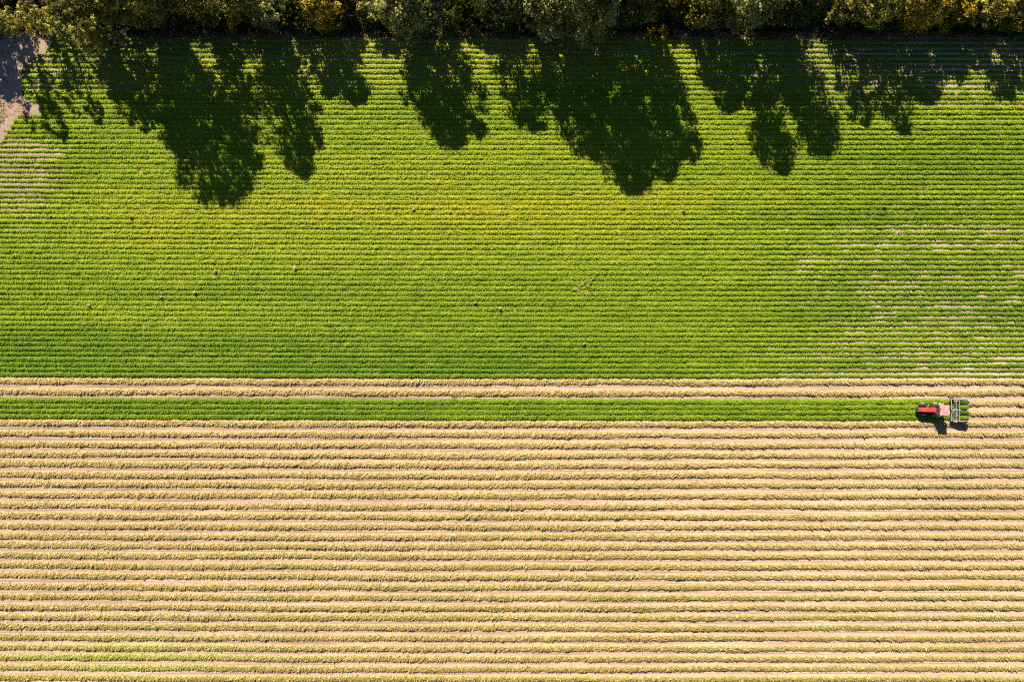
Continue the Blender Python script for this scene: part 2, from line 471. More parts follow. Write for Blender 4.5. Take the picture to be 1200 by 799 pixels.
def windrow(bottom, x0, x1, idx):
    yc_px = bottom - 6.0
    y_c = gy(yc_px)
    nx = int((x1 - x0) / 0.13); us = np.array([-1.0, -0.8, -0.4, 0.0, 0.4, 0.8, 1.0]); nu = len(us)
    xs = np.linspace(x0, x1, nx + 1); one = np.ones_like(xs)
    ys_off = gy(yc_px + bow(xs / PX + 600)) - y_c + 0.30 * (fbm(xs * 0.06, one * idx * 3.7, 108, 3) - 0.5)
    lo = 0.49 + 0.26 * (fbm(xs * 1.1, one * idx * 2.7, 101, 2) - 0.5) + 0.24 * (vnoise(xs * 0.15, one * idx * 1.3, 104) - 0.5)
    hi = 0.50 + 0.16 * (fbm(xs * 1.3, one * idx * 4.9, 102, 2) - 0.5)
    hv = 0.25 + 0.14 * (vnoise(xs * 1.5, one * idx * 3.1, 103) - 0.5) + 0.1 * (vnoise(xs * 0.2, one * idx * 0.7, 105) - 0.5)
    slant = -0.55 + 1.4 * smooth(620, 1000, xs / PX + 600)        # clumps lean the way the vines were laid
    def surf(x, u, rel=1.0):
        w = np.where(u > 0, np.interp(x, xs, hi), np.interp(x, xs, lo)) * (1 - 0.15 * smooth(700, 1000, x / PX + 600)); h = np.interp(x, xs, hv)
        prof = np.clip(1 - np.abs(u) ** 2.6, 0, 1)
        lump = vnoise((x + u * np.interp(x, xs, slant)) * 2.6, u * 0.9 + idx * 9.1, 107)
        h = h * (0.78 + 0.44 * lump)
        return np.interp(x, xs, ys_off) + u * w * (0.95 + 0.1 * lump), h * prof * rel - 0.03
    V = np.zeros((nx + 1, nu, 3))
    for j, u in enumerate(us):
        yy, zz = surf(xs, np.full_like(xs, u), 0.7)
        V[:, j, 0] = xs; V[:, j, 1] = yy; V[:, j, 2] = zz
    i = (np.arange(nx)[:, None] * nu + np.arange(nu - 1)[None, :])
    F = np.stack([i, i + nu, i + nu + 1, i + 1], -1).reshape(-1, 4)
    fx = np.repeat((xs[:-1] + xs[1:]) / 2, nu - 1)
    fu = np.tile((us[:-1] + us[1:]) / 2, nx)
    mc = wind_color(fx, fu * 0.45 + y_c, RNG.random(len(fx)), fu) * 0.8
    V = V.reshape(-1, 3)
    n = int((x1 - x0) * 56)
    x = RNG.uniform(x0, x1, n); u = RNG.uniform(-1.03, 1.03, n)
    yy, zz = surf(x, np.clip(u, -1, 1)); yy += (u - np.clip(u, -1, 1)) * 0.5
    # vines lie combed one way, the way changes slowly along the field
    comb = 0.75 + 0.5 * (fbm(x * 0.03, np.full_like(x, idx * 0.6), 111, 2) - 0.5) - 1.5 * smooth(620, 1000, x / PX + 600)
    ang = comb + RNG.normal(0, 0.35, n)
    slope = np.sign(u) * np.abs(u) ** 1.4 * 0.7
    cl = vnoise((x + u * np.interp(x, xs, slant)) * 2.6, u * 0.9 + idx * 9.1, 107)
    clx = vnoise((x + 0.12 + u * np.interp(x, xs, slant)) * 2.6, u * 0.9 + idx * 9.1, 107) - cl
    Nn = np.stack([-clx * 1.0 + RNG.normal(0, 0.25, n), slope * 0.8 + RNG.normal(0, 0.27, n), np.ones(n)], 1)
    P = np.stack([x, yy, np.maximum(zz, 0.01) + RNG.uniform(-0.04, 0.07, n)], 1)
    L = RNG.uniform(0.25, 0.75, n) * (1 - 0.35 * np.abs(u)); Wd = RNG.uniform(0.09, 0.18, n)
    C = wind_color(x, yy + y_c, RNG.random(n), u)
    LV, LF = leaf_quads(P, Nn, L, Wd, ang)
    sm = np.concatenate([np.ones(len(F), bool), np.zeros(len(LF), bool)])
    me = quads_mesh("windrow", np.concatenate([V, LV]), np.concatenate([F, LF + len(V)]), np.concatenate([mc, C]), sm)
    return link("windrow", me, M_WIND, None, (0, y_c, 0))

WG = "windrows of dug plants drying on the soil"
for k, b in enumerate(wind_bottom):
    if k == len(wind_bottom) - 1: continue
    o = windrow(b, X_MIN, X_MAX, k)
    if k == 0: lab = "pale straw windrow touching the lower edge of the big green field"
    elif k == 1: lab = "pale straw windrow just above the narrow green strip"
    elif k == 2: lab = "yellowish windrow directly below the narrow green strip and tractor"
    else: lab = f"{ordinal(k - 1)} yellowish windrow counted down from the narrow green strip"
    tag(o, lab, "windrow", WG)
o = windrow(wind_short[0], 66.5, X_MAX, 60)
tag(o, "short upper windrow laid right behind the digging implement", "windrow", WG)
o = windrow(wind_short[1], 66.5, X_MAX, 61)
tag(o, "short lower windrow laid right behind the digging implement", "windrow", WG)

# leaf litter and stalk bits on the bare soil between the windrows
n = 17000
x = RNG.uniform(X_MIN, X_MAX, n); y = RNG.uniform(gy(812), gy(446), n)
okl = ~((y < gy(467)) & (y > gy(492.5)) & (x < 66.5))
x, y = x[okl], y[okl]; n = len(x)
P = np.stack([x, y, RNG.uniform(0.02, 0.06, n)], 1)
Nn = np.stack([RNG.normal(0, 0.25, n), RNG.normal(0, 0.25, n), np.ones(n)], 1)
V, F = leaf_quads(P, Nn, RNG.uniform(0.08, 0.24, n), RNG.uniform(0.04, 0.09, n), RNG.uniform(0, 6.28, n))
C = lerp3((0.42, 0.30, 0.14), (0.24, 0.21, 0.06), RNG.random(n))
o = link("plant_litter", quads_mesh("plant_litter", V, F, C), M_DRY)
tag(o, "dry leaf and stalk litter strewn over the bare soil between windrows", "plant litter", None, "stuff")

# ------------------------------------------------------------------ trees along the upper edge
def tube(bm_V, bm_F, pts, radii, sides=7):
    base = len(bm_V)
    pts = [Vector(p) for p in pts]
    for i, p in enumerate(pts):
        d = (pts[min(i + 1, len(pts) - 1)] - pts[max(i - 1, 0)]).normalized()
        a = d.orthogonal().normalized(); b = d.cross(a)
        for s in range(sides):
            t = 2 * math.pi * s / sides
            bm_V.append(tuple(p + (a * math.cos(t) + b * math.sin(t)) * radii[i]))
    for i in range(len(pts) - 1):
        for s in range(sides):
            s2 = (s + 1) % sides
            bm_F.append((base + i * sides + s, base + i * sides + s2, base + (i + 1) * sides + s2, base + (i + 1) * sides + s))

HUES = {
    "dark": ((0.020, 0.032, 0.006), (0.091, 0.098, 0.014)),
    "olive": ((0.030, 0.034, 0.006), (0.312, 0.254, 0.038)),
    "yellow": ((0.085, 0.070, 0.008), (0.515, 0.343, 0.020)),
    "light": ((0.085, 0.085, 0.014), (0.507, 0.432, 0.068)),
    "grey": ((0.050, 0.058, 0.016), (0.359, 0.329, 0.086)),
    "brown":  ((0.110, 0.065, 0.022), (0.230, 0.130, 0.035)),
}
def profile(t, peak, low=0.48):
    """Crown outline, t 0 at the crown base and 1 at the tip."""
    t = np.clip(t, 0, 1)
    a = np.where(t < peak, low + (1 - low) * np.sin(np.clip(t / peak, 0, 1) * math.pi / 2), np.clip(1 - np.clip((t - peak) / (1 - peak), 0, 1) ** 2.4, 0, 1) ** 0.6)
    return a

def make_crown(h, width, cb, peak, dens, hue, lean, extra=(), leaf=0.3, low=0.48):
    rng = np.random.default_rng(random.randrange(1 << 30))
    R = width / 2
    vol = R * R * h
    m = int(np.clip(vol * 1.35 * dens, 30, 820))
    t = rng.random(m) ** 0.92
    rr = R * profile(t, peak, low)
    th = rng.uniform(0, 2 * math.pi, m); q = np.sqrt(rng.uniform(0.03, 1.0, m))
    lob = 0.78 + 0.44 * vnoise(th * 1.1 + 3.0, t * 5.0, rng.integers(1000))
    z = h * (cb + (1 - cb) * t) - 0.35
    cx = np.cos(th) * q * rr * lob + lean[0] * t; cy = np.sin(th) * q * rr * lob * 0.85 + lean[1] * t
    ctr = np.stack([cx, cy, z], 1)
    cr = rng.uniform(0.45, 1.05, m) * np.clip(R / 3.0, 0.6, 1.15) * np.clip(rr / R + 0.2, 0.5, 1.0)
    for (ex, ey, ez, er, en) in extra:
        e = np.array([[ex, ey, ez]]) + rng.normal(0, er, (en, 3))
        ctr = np.concatenate([ctr, e]); cr = np.concatenate([cr, rng.uniform(0.35, 0.7, en)])
        q = np.concatenate([q, np.ones(en)])
    m = len(ctr)
    per = 44
    idx = np.repeat(np.arange(m), per)
    v = rng.normal(0, 1, (m * per, 3)); v /= np.linalg.norm(v, axis=1, keepdims=True)
    rad = rng.random(m * per) ** 0.45
    P = ctr[idx] + v * (rad * cr[idx])[:, None] * np.array([[1.1, 1.0, 0.8]])
    Nn = v * 0.9 + rng.normal(0, 0.4, v.shape) + np.array([[0, 0, 0.45]])
    L = rng.uniform(0.7, 1.35, len(P)) * leaf; W = L * rng.uniform(0.55, 0.9, len(P))
    V, F = leaf_quads(P, Nn, L, W, rng.uniform(0, 6.28, len(P)))
    a, b = HUES[hue]
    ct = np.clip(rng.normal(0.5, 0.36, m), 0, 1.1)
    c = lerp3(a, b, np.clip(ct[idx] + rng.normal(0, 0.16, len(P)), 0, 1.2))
    return V, F, c, ctr

def make_tree(name, bx, by, h, width, label, group, hue="olive", dens=1.0, cb=0.10, peak=0.6, lean=(0, 0), extra=(), leaf=0.33, cat="tree", low=0.48):
    root = empty(name, (gx(bx), gy(by), 0))
    tag(root, label, cat, group)
    V, F, c, ctr = make_crown(h, width, cb, peak, dens, hue, lean, extra, leaf, low)
    link("crown", quads_mesh("crown", V, F, c), M_TREE, root)
    TV, TF = [], []
    r0 = 0.012 * h + 0.03
    pts = [(0, 0, -0.15)]; rad = [r0 * 1.4]
    wob = [random.uniform(-0.15, 0.15) for _ in range(12)]
    for i in range(1, 7):
        s = i / 6.0
        pts.append((lean[0] * s * s + wob[i], lean[1] * s * s + wob[-i], h * 0.93 * s)); rad.append(r0 * (1 - 0.93 * s) + 0.015)
    tube(TV, TF, pts, rad, 8)
    pick = random.sample(range(len(ctr)), min(len(ctr), 26))
    for i in pick:
        e = Vector(ctr[i]); z0 = max(0.08 * h, e.z * random.uniform(0.55, 0.8))
        s = min(z0 / (0.93 * h), 1)
        st = Vector((lean[0] * s * s, lean[1] * s * s, z0))
        mid = st.lerp(e, 0.5) + Vector((random.uniform(-.15, .15), random.uniform(-.15, .15), -0.1))
        rb = max(0.025, r0 * (1 - s) * 0.45)
        tube(TV, TF, [st, mid, e], [rb, rb * 0.6, 0.012], 5)
    link("trunk", quads_mesh("trunk", np.array(TV), np.array(TF), None, np.ones(len(TF), bool)), M_BARK, root)
    return root

TG = "trees along the upper edge of the field"
def shadow_tree(tip, by, wpx, label, dx=0, **k):
    """A tree whose shadow reaches the photograph point tip, standing on photograph row by."""
    d = (tip[1] - by)
    h = d * PX / -SUN_SY
    bx = tip[0] - d * SUN_SX / -SUN_SY + dx
    if dx: k["lean"] = (-dx * PX, 0)
    return make_tree("tree", bx, by, h, wpx * PX, label, TG, **k)

shadow_tree((14, 118), 24, 58, "tree at the far left corner shading the dirt track", hue="dark", cb=0.1, peak=.55, dens=1.0)
shadow_tree((42, 158), 47, 16, "thin sapling nearest the dirt track, behind the bare corner", hue="olive", dens=1.3, cb=.22, peak=.6, leaf=.26)
shadow_tree((60, 160), 45, 16, "thin sapling second from the dirt track, casting a narrow spike", hue="olive", dens=1.3, cb=.2, peak=.65, leaf=.26)
shadow_tree((79, 172), 46, 26, "slim upright tree casting the longest of the narrow spikes at left", hue="light", dens=1.5, cb=.18, peak=.6, leaf=.26)
shadow_tree((96, 140), 44, 26, "feathery sapling just left of the sunlit airy tree", hue="light", dens=1.4, cb=.1, peak=.5, leaf=.28)
shadow_tree((120, 152), 44, 26, "feathery sapling standing under the sunlit airy tree", hue="light", dens=1.5, cb=.1, peak=.5, leaf=.28)
shadow_tree((160, 150), 60, 40, "sunlit airy yellow-green tree leaning out over the field at upper left", hue="light", dens=0.95, cb=.16, peak=.55, leaf=.26)
shadow_tree((184, 154), 58, 32, "small airy tree right of the sunlit yellow-green one at upper left", hue="light", dens=0.8, cb=.2, peak=.6, leaf=.26)
shadow_tree((176, 168), 44, 24, "dark slim tree casting a short spike left of the biggest shadow", hue="olive", dens=1.0, cb=.12, peak=.5)
shadow_tree((150, 118), 30, 54, "low broad dark tree between the airy trees and the biggest one", hue="dark", dens=1.0, cb=.08, peak=.5)
shadow_tree((268, 231), 28, 93, "tallest tree at left, casting the longest broad round shadow", hue="olive", dens=0.72, cb=.10, peak=.8, low=0.22)
shadow_tree((215, 180), 26, 55, "dark tree hugging the left side of the tallest left tree", hue="dark", dens=0.7, cb=.08, peak=.6)
shadow_tree((304, 205), 28, 45, "narrow dense tree just right of the tallest left tree", hue="olive", dens=1.15, cb=.08, peak=.6, low=0.3, dx=16)
shadow_tree((361, 213), 28, 51, "tall tree with ragged double-tipped shadow, left of the first lit gap", hue="olive", dens=.95, cb=.1, peak=.62, low=0.25, dx=8)
shadow_tree((378, 180), 35, 37, "slender tree at the left edge of the first wide lit gap", hue="grey", dens=1.0, cb=.08, peak=.55, low=0.35)
shadow_tree((424, 125), 28, 47, "short yellowish tree beside the first wide lit gap", hue="yellow", dens=1.15, cb=.1, peak=.5)
shadow_tree((392, 118), 31, 42, "short dark tree behind the grey slender one near the lit gap", hue="dark", dens=1.1, cb=.08, peak=.5)
shadow_tree((535, 175), 37, 59, "grey-brown tree right of the wide lit gap, with one stray side limb", hue="grey", dens=1.15, cb=.08, peak=.6, extra=((-4.2, 0, 8.0, .8, 9), (-3.2, 0, 7.0, .6, 6)))
shadow_tree((568, 166), 35, 45, "thin-crowned dark tree right of the grey-brown tree by the gap", hue="dark", dens=0.7, cb=.08, peak=.5)
shadow_tree((633, 154), 26, 63, "open-crowned tree with many light flecks in its shadow", hue="dark", dens=0.6, cb=.1, peak=.6)
shadow_tree((664, 150), 33, 35, "small dark tree tucked left of the drooping grey-green trees", hue="dark", dens=1., cb=.08, peak=.5)
shadow_tree((698, 190), 37, 59, "drooping grey-green tree with pale sunny side, left of two tall ones", hue="grey", dens=0.75, cb=.05, peak=.55)
shadow_tree((750, 230), 41, 79, "tall drooping grey-green tree casting the longest central shadow", hue="grey", dens=0.85, cb=.05, peak=.55)
shadow_tree((786, 214), 28, 67, "tall dark tree on the right flank of the tall drooping tree", hue="dark", dens=0.8, cb=.08, peak=.6)
shadow_tree((814, 195), 24, 45, "dense tree above the orange-brown bush, right of the central shadow", hue="olive", dens=1.1, cb=.14, peak=.6)
shadow_tree((860, 135), 26, 50, "short ragged tree between the central shadow and the pointed one", hue="olive", dens=1.2, cb=.1, peak=.5)
shadow_tree((921, 206), 37, 51, "tall tree with a pointed shadow, right of centre", hue="grey", dens=1.05, cb=.1, peak=.62, low=0.35)
shadow_tree((970, 185), 28, 57, "round-headed tree right of the tree with the pointed shadow", hue="dark", dens=1.1, cb=.12, peak=.68, low=0.35)
shadow_tree((936, 130), 24, 46, "low tree half hidden between the pointed and round-headed trees", hue="olive", dens=1.2, cb=.08, peak=.5)
shadow_tree((1018, 152), 26, 42, "wispy tree right of the round-headed tree", hue="olive", dens=0.8, cb=.12, peak=.6)
shadow_tree((1060, 160), 26, 51, "ragged yellowish tree with a forked shadow, right part", hue="light", dens=0.8, cb=.1, peak=.5)
shadow_tree((1092, 124), 26, 52, "dense tree with a slanting shadow left of the right lit patch", hue="yellow", dens=1.3, cb=.1, peak=.45)
shadow_tree((1122, 94), 24, 44, "short yellow-topped tree above the right lit patch", hue="yellow", dens=1.2, cb=.15, peak=.55)
shadow_tree((1148, 86), 24, 35, "short slim green tree above the right end of the lit patch", hue="light", dens=1.2, cb=.15, peak=.55)
shadow_tree((1182, 119), 28, 43, "upright tree near the right border casting a blunt dark shadow", hue="olive", dens=1.3, cb=.1, peak=.6)
shadow_tree((1216, 112), 28, 49, "rightmost tree, cut by the photo's right border", hue="olive", dens=1.3, cb=.1, peak=.55)

# a second, lower belt of trees added behind the first to block sky light
BG_ = "smaller trees added behind the front trees"
bx_ = -60.0
while bx_ < 1270:
    if 30 < bx_ < 165: bx_ = 165.0      # belt left open here so that the sun reaches the front trees
    make_tree("tree", bx_, random.uniform(-12, 4), random.uniform(5.5, 8), random.uniform(4.5, 6.5), "smaller tree added behind the front trees at the upper border to block sky light", BG_,
              hue=random.choice(["dark", "olive", "light", "yellow", "olive"]), dens=0.9, cb=0.08, peak=0.5)
    bx_ += random.uniform(26, 40)

# shrubs: the dark undergrowth along the foot of the trees
def make_shrub(bx, by, h, w, hue, label, group=None, dens=1.5):
    V, F, c, ctr = make_crown(h, w, 0.1, 0.4, dens, hue, (0, 0), (), 0.24)
    V[:, 2] = np.maximum(V[:, 2], 0.0)
    o = link("shrub", quads_mesh("shrub", V, F, c), M_TREE, None, (gx(bx), gy(by), 0))
    tag(o, label, "shrub", group)
    return o
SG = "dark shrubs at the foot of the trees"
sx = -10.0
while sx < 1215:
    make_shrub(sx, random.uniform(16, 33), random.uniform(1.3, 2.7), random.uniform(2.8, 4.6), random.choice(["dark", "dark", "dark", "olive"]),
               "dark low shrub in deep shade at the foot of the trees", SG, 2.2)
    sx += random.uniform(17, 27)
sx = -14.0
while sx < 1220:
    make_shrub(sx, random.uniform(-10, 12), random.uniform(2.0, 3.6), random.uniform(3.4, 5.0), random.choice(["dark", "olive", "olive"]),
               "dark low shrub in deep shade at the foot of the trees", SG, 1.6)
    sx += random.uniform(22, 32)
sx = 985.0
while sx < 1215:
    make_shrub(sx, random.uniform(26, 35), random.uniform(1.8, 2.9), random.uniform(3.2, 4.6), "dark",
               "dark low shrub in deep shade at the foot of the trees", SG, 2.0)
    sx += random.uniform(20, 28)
make_shrub(768, 40, 2.0, 3.4, "yellow", "orange-brown bush at the field edge right of the drooping trees", None, 2.0)
make_shrub(788, 39, 1.5, 2.4, "brown", "rusty brown low bush beside the orange-brown bush", None, 2.0)
make_shrub(272, 30, 3.0, 3.4, "yellow", "golden yellow bush under the narrow tree at upper left", None, 2.0)
make_shrub(906, 41, 1.1, 1.6, "brown", "small tan bush at the foot of the pointed-shadow tree", None, 2.0)
make_shrub(980, 38, 1.6, 3.2, "brown", "brown leafless bush left of the ragged yellowish tree", None, 1.6)
make_shrub(557, 36, 1.7, 1.8, "brown", "tan bush at the field edge right of the grey-brown tree", None, 2.0)
make_shrub(466, 38, 1.4, 1.4, "yellow", "small golden bush at the head of the wide lit gap", None, 2.0)

# dry grass fringe where the rows meet the trees
n = 26000
px = RNG.uniform(-30, 1230, n); py = 42.5 + RNG.normal(0, 2.2, n)
keep = RNG.random(n) < (0.25 + 0.9 * smooth(0.45, 0.7, vnoise(px * 0.06, py * 0.0, 201)))
px, py = px[keep], py[keep]; n = len(px)
P = np.stack([gx(px), gy(py), RNG.uniform(0.03, 0.35, n)], 1)
Nn = np.stack([RNG.normal(0, 0.7, n), RNG.normal(0, 0.7, n), np.full(n, 0.7)], 1)
V, F = leaf_quads(P, Nn, RNG.uniform(0.15, 0.4, n), RNG.uniform(0.04, 0.10, n), RNG.uniform(0, 6.28, n))
C = lerp3((0.36, 0.25, 0.12), (0.16, 0.16, 0.04), np.clip(RNG.normal(.4, .3, n), 0, 1))
tag(link("dry_grass", quads_mesh("dry_grass", V, F, C), M_DRY), "dry tan grass fringing the field below the trees", "grass", None, "stuff")
# green grass in the corner left of the track
n = 2600
px = RNG.uniform(-60, 7, n); py = RNG.uniform(112, 172, n)
keep = px < np.interp(py, [112, 120, 132, 140, 150, 172], [-1, 3, 6.5, 5, 0, -14]) + RNG.normal(0, .8, n)
px, py = px[keep], py[keep]; n = len(px)
P = np.stack([gx(px), gy(py), RNG.uniform(0.08, 0.3, n)], 1)
Nn = np.stack([RNG.normal(0, 0.6, n), RNG.normal(0, 0.6, n), np.full(n, 0.8)], 1)
V, F = leaf_quads(P, Nn, RNG.uniform(0.2, 0.45, n), RNG.uniform(0.06, 0.14, n), RNG.uniform(0, 6.28, n))
C = lerp3((0.08, 0.12, 0.015), (0.22, 0.20, 0.05), RNG.random(n))
tag(link("grass", quads_mesh("grass", V, F, C), M_DRY), "green grass left of the dirt track", "grass", None, "stuff")

n = 5200
px = RNG.uniform(-40, 66, n); py = RNG.uniform(40, 172, n)
keep = (px < np.array([float(path_left(v)) for v in py]) + 3) & (fbm(px * 0.16, py * 0.10, 301, 3) + RNG.normal(0, .05, n) > 0.56)
px, py = px[keep], py[keep]; n = len(px)
P = np.stack([gx(px), gy(py), RNG.uniform(0.08, 0.28, n)], 1)
Nn = np.stack([RNG.normal(0, 0.6, n), RNG.normal(0, 0.6, n), np.full(n, 0.8)], 1)
V, F = leaf_quads(P, Nn, RNG.uniform(0.15, 0.4, n), RNG.uniform(0.05, 0.12, n), RNG.uniform(0, 6.28, n))
C = lerp3((0.30, 0.21, 0.11), (0.15, 0.16, 0.03), RNG.random(n))
tag(link("track_weeds", quads_mesh("track_weeds", V, F, C), M_DRY), "patchy dry weeds growing on the bare dirt track", "grass", None, "stuff")

# ------------------------------------------------------------------ stray weed clumps in the green field
def weed(px, py, label, c0, c1, size=0.55, h=0.7):
    size *= 0.62; h *= 0.9
    n = 260
    v = RNG.normal(0, 1, (n, 3)); v /= np.linalg.norm(v, axis=1, keepdims=True)
    v *= (0.45 + 1.1 * vnoise(np.arctan2(v[:, 1], v[:, 0]) * 1.2 + px, v[:, 2] * 1.5 + py, 5))[:, None]
    P = v * np.array([[size * 0.55, size * 0.55, h * 0.4]]) * RNG.random((n, 1)) ** 0.5 + np.array([[0, 0, h * 0.6]])
    Nn = v * 0.6 + RNG.normal(0, 0.35, (n, 3)) + np.array([[0, 0.3, 1.0]])
    V, F = leaf_quads(P, Nn, RNG.uniform(0.12, 0.26, n), RNG.uniform(0.05, 0.12, n), RNG.uniform(0, 6.28, n))
    st_V, st_F = [], []
    tube(st_V, st_F, [(0, 0, -0.05), (0.03, 0, h * 0.3), (0, 0.02, h * 0.8)], [0.03, 0.025, 0.01], 6)
    C = np.concatenate([lerp3(c0, c1, RNG.random(n)), np.tile(np.array([[0.2, 0.15, 0.08]]), (len(st_F), 1))])
    V2 = np.concatenate([V, np.array(st_V)]); F2 = np.concatenate([F, np.array(st_F) + len(V)])
    o = link("weed", quads_mesh("weed", V2, F2, C), M_DRY, None, (gx(px), gy(py), 0))
    tag(o, label, "weed", "stray weeds in the green field")
tan0, tan1 = (0.46, 0.31, 0.18), (0.28, 0.20, 0.08)
pal0, pal1 = (0.46, 0.43, 0.22), (0.30, 0.33, 0.10)
for a in [
    (105.5, 358, "reddish tan weed farthest left in the lower green field", tan0, tan1, .6),
    (189.5, 348, "tan weed second from the left in the lower green field", tan0, tan1, .6),
    (229.5, 343, "pale greenish weed between two tan weeds at lower left", pal0, pal1, .55),
    (253.5, 318.5, "tan weed right of and above the pale greenish one", tan0, tan1, .6),
    (346.5, 315, "cream weed standing alone left of the field's centre", pal0, pal1, .6),
    (485, 246, "small pale weed in the yellowish belt above the dark furrows", pal0, tan1, .45),
    (154.5, 255, "dark brownish weed below the shadows at left", tan1, (.16, .12, .05), .5),
    (557, 355, "tan weed below the field's centre", tan0, tan1, .55),
    (586, 361, "pale weed right of the tan weed below the field's centre", pal0, pal1, .5),
    (684, 403, "small tan weed low in the field, right of centre", tan0, tan1, .5),
    (1035.5, 243, "brown weed in the right half of the green field", tan1, (.2, .13, .06), .55),
    (800, 248, "reddish weed below the central shadow's right flank", tan0, tan1, .45)]:
    weed(*a)
# lodged pale stalks beside the bare patch
SV, SF = [], []
for (a, b) in (((690, 327), (675, 338)), ((694, 326), (686, 338)), ((688, 340), (688, 348)), ((672, 339), (678, 340))):
    for q in range(16):
        j = [random.uniform(-.35, .35) for _ in range(6)]
        t0, t1 = sorted((random.random(), random.random()))
        A = Vector((gx(a[0]), gy(a[1]), .32)); Bv = Vector((gx(b[0]), gy(b[1]), .32))
        p0 = A.lerp(Bv, t0) + Vector((j[0], j[1] * .5, j[2] * .1)); p1 = A.lerp(Bv, min(t0 + .3, 1)) + Vector((j[3], j[4] * .5, j[5] * .1))
        tube(SV, SF, [p0, p0.lerp(p1, .5) + Vector((0, 0, .05)), p1], [.03, .035, .015], 4)
C = lerp3((0.30, 0.31, 0.05), (0.42, 0.33, 0.11), RNG.random(len(SF)))
o = link("fallen_stalks", quads_mesh("fallen_stalks", np.array(SV), np.array(SF), C), M_DRY)
tag(o, "pale flattened stalks lying in a small gap in the green field's centre", "fallen stalks")

# ------------------------------------------------------------------ tractor
def bmesh_obj(name, bm, mat, parent, bevel=0.0, loc=(0, 0, 0), smooth_on=False):
    me = bpy.data.meshes.new(name)
    if bevel > 0:
        bmesh.ops.bevel(bm, geom=list(bm.edges), offset=bevel, segments=2, affect='EDGES', profile=0.6)
    bmesh.ops.recalc_face_normals(bm, faces=bm.faces)
    bm.to_mesh(me); bm.free()
    if smooth_on:
        for p in me.polygons: p.use_smooth = True
    return link(name, me, mat, parent, loc)

def box(bm, x0, x1, y0, y1, z0, z1, taper=None):
    vs_ = []
    for z in (z0, z1):
        t = taper if (taper and z == z1) else (0, 0, 0, 0)
        vs_ += [bm.verts.new((x0 + t[0], y0 + t[2], z)), bm.verts.new((x1 - t[1], y0 + t[2], z)),
                bm.verts.new((x1 - t[1], y1 - t[3], z)), bm.verts.new((x0 + t[0], y1 - t[3], z))]
    a = vs_
    for q in ((3, 2, 1, 0), (4, 5, 6, 7), (0, 1, 5, 4), (1, 2, 6, 5), (2, 3, 7, 6), (3, 0, 4, 7)):
        bm.faces.new([a[i] for i in q])

def bar(bm, p, q, r, sides=8):
    p, q = Vector(p), Vector(q)
    d = (q - p).normalized(); a = d.orthogonal().normalized(); b = d.cross(a)
    A = []; B = []
    for s in range(sides):
        t = 2 * math.pi * (s + .5) / sides
        o_ = (a * math.cos(t) + b * math.sin(t)) * r
        A.append(bm.verts.new(p + o_)); B.append(bm.verts.new(q + o_))
    for s in range(sides):
        bm.faces.new([A[s], A[(s + 1) % sides], B[(s + 1) % sides], B[s]])
    bm.faces.new(A[::-1]); bm.faces.new(B)

def prism(bm, prof, y0, y1):
    """Side outline (x, z) pulled from y0 to y1."""
    A = [bm.verts.new((x, y0, z)) for x, z in prof]; B = [bm.verts.new((x, y1, z)) for x, z in prof]
    n_ = len(prof)
    for i in range(n_):
        bm.faces.new([A[i], A[(i + 1) % n_], B[(i + 1) % n_], B[i]])
    bm.faces.new(A[::-1]); bm.faces.new(B)

def lathe_y(bm, prof, sides=32, c=(0, 0, 0)):
    """Closed ring of (radius, y) turned about the y axis."""
    rings = []
    for s in range(sides):
        t = 2 * math.pi * s / sides
        rings.append([bm.verts.new((c[0] + r * math.cos(t), c[1] + y, c[2] + r * math.sin(t))) for r, y in prof])
    m_ = len(prof)
    for s in range(sides):
        A, B = rings[s], rings[(s + 1) % sides]
        for i in range(m_):
            j = (i + 1) % m_
            bm.faces.new([A[i], A[j], B[j], B[i]])

M_RED = paint("faded_red_paint", (0.50, 0.03, 0.034), 0.45, 0, 0.3, (0.35, 0.16, 0.11))
M_ROOF = paint("sunbleached_red_roof", (0.50, 0.15, 0.14), 0.55, 0, 0.9, (0.58, 0.36, 0.30), 3.5)
M_BLACK = paint("black_metal", (0.025, 0.025, 0.028), 0.55, 0, 0.25, (0.14, 0.11, 0.09))
M_TYRE = paint("dusty_tyre", (0.035, 0.033, 0.032), 0.9, 0, 0.55, (0.24, 0.19, 0.15), 5.0)
M_RIM = paint("rim_grey", (0.45, 0.44, 0.42), 0.5, 0.3, 0.4)
M_GREY = paint("pale_grey_steel", (0.23, 0.26, 0.30), 0.5, 0.15, 0.35, (0.34, 0.27, 0.20), 5.0)
M_WHITE = paint("white_paint", (0.75, 0.75, 0.73), 0.45, 0, 0.25)
M_DARKSTEEL = paint("worn_dark_steel", (0.12, 0.12, 0.13), 0.55, 0.5, 0.5, (0.28, 0.20, 0.14))
m, t_, out_ = nt("tinted_glass")
b_ = t_.nodes.new("ShaderNodeBsdfPrincipled")
b_.inputs["Base Color"].default_value = (0.75, 0.85, 0.82, 1); b_.inputs["Roughness"].default_value = 0.03
b_.inputs["Transmission Weight"].default_value = 0.95; b_.inputs["IOR"].default_value = 1.12
t_.links.new(b_.outputs[0], out_.inputs[0]); M_GLASS = m
m, t_, out_ = nt("lamp_glass")
b_ = t_.nodes.new("ShaderNodeBsdfPrincipled"); b_.inputs["Base Color"].default_value = (0.8, 0.8, 0.78, 1); b_.inputs["Roughness"].default_value = 0.1
t_.links.new(b_.outputs[0], out_.inputs[0]); M_LAMP = m
m, t_, out_ = nt("amber_lens")
b_ = t_.nodes.new("ShaderNodeBsdfPrincipled"); b_.inputs["Base Color"].default_value = (0.8, 0.28, 0.03, 1); b_.inputs["Roughness"].default_value = 0.2
t_.links.new(b_.outputs[0], out_.inputs[0]); M_AMBER = m

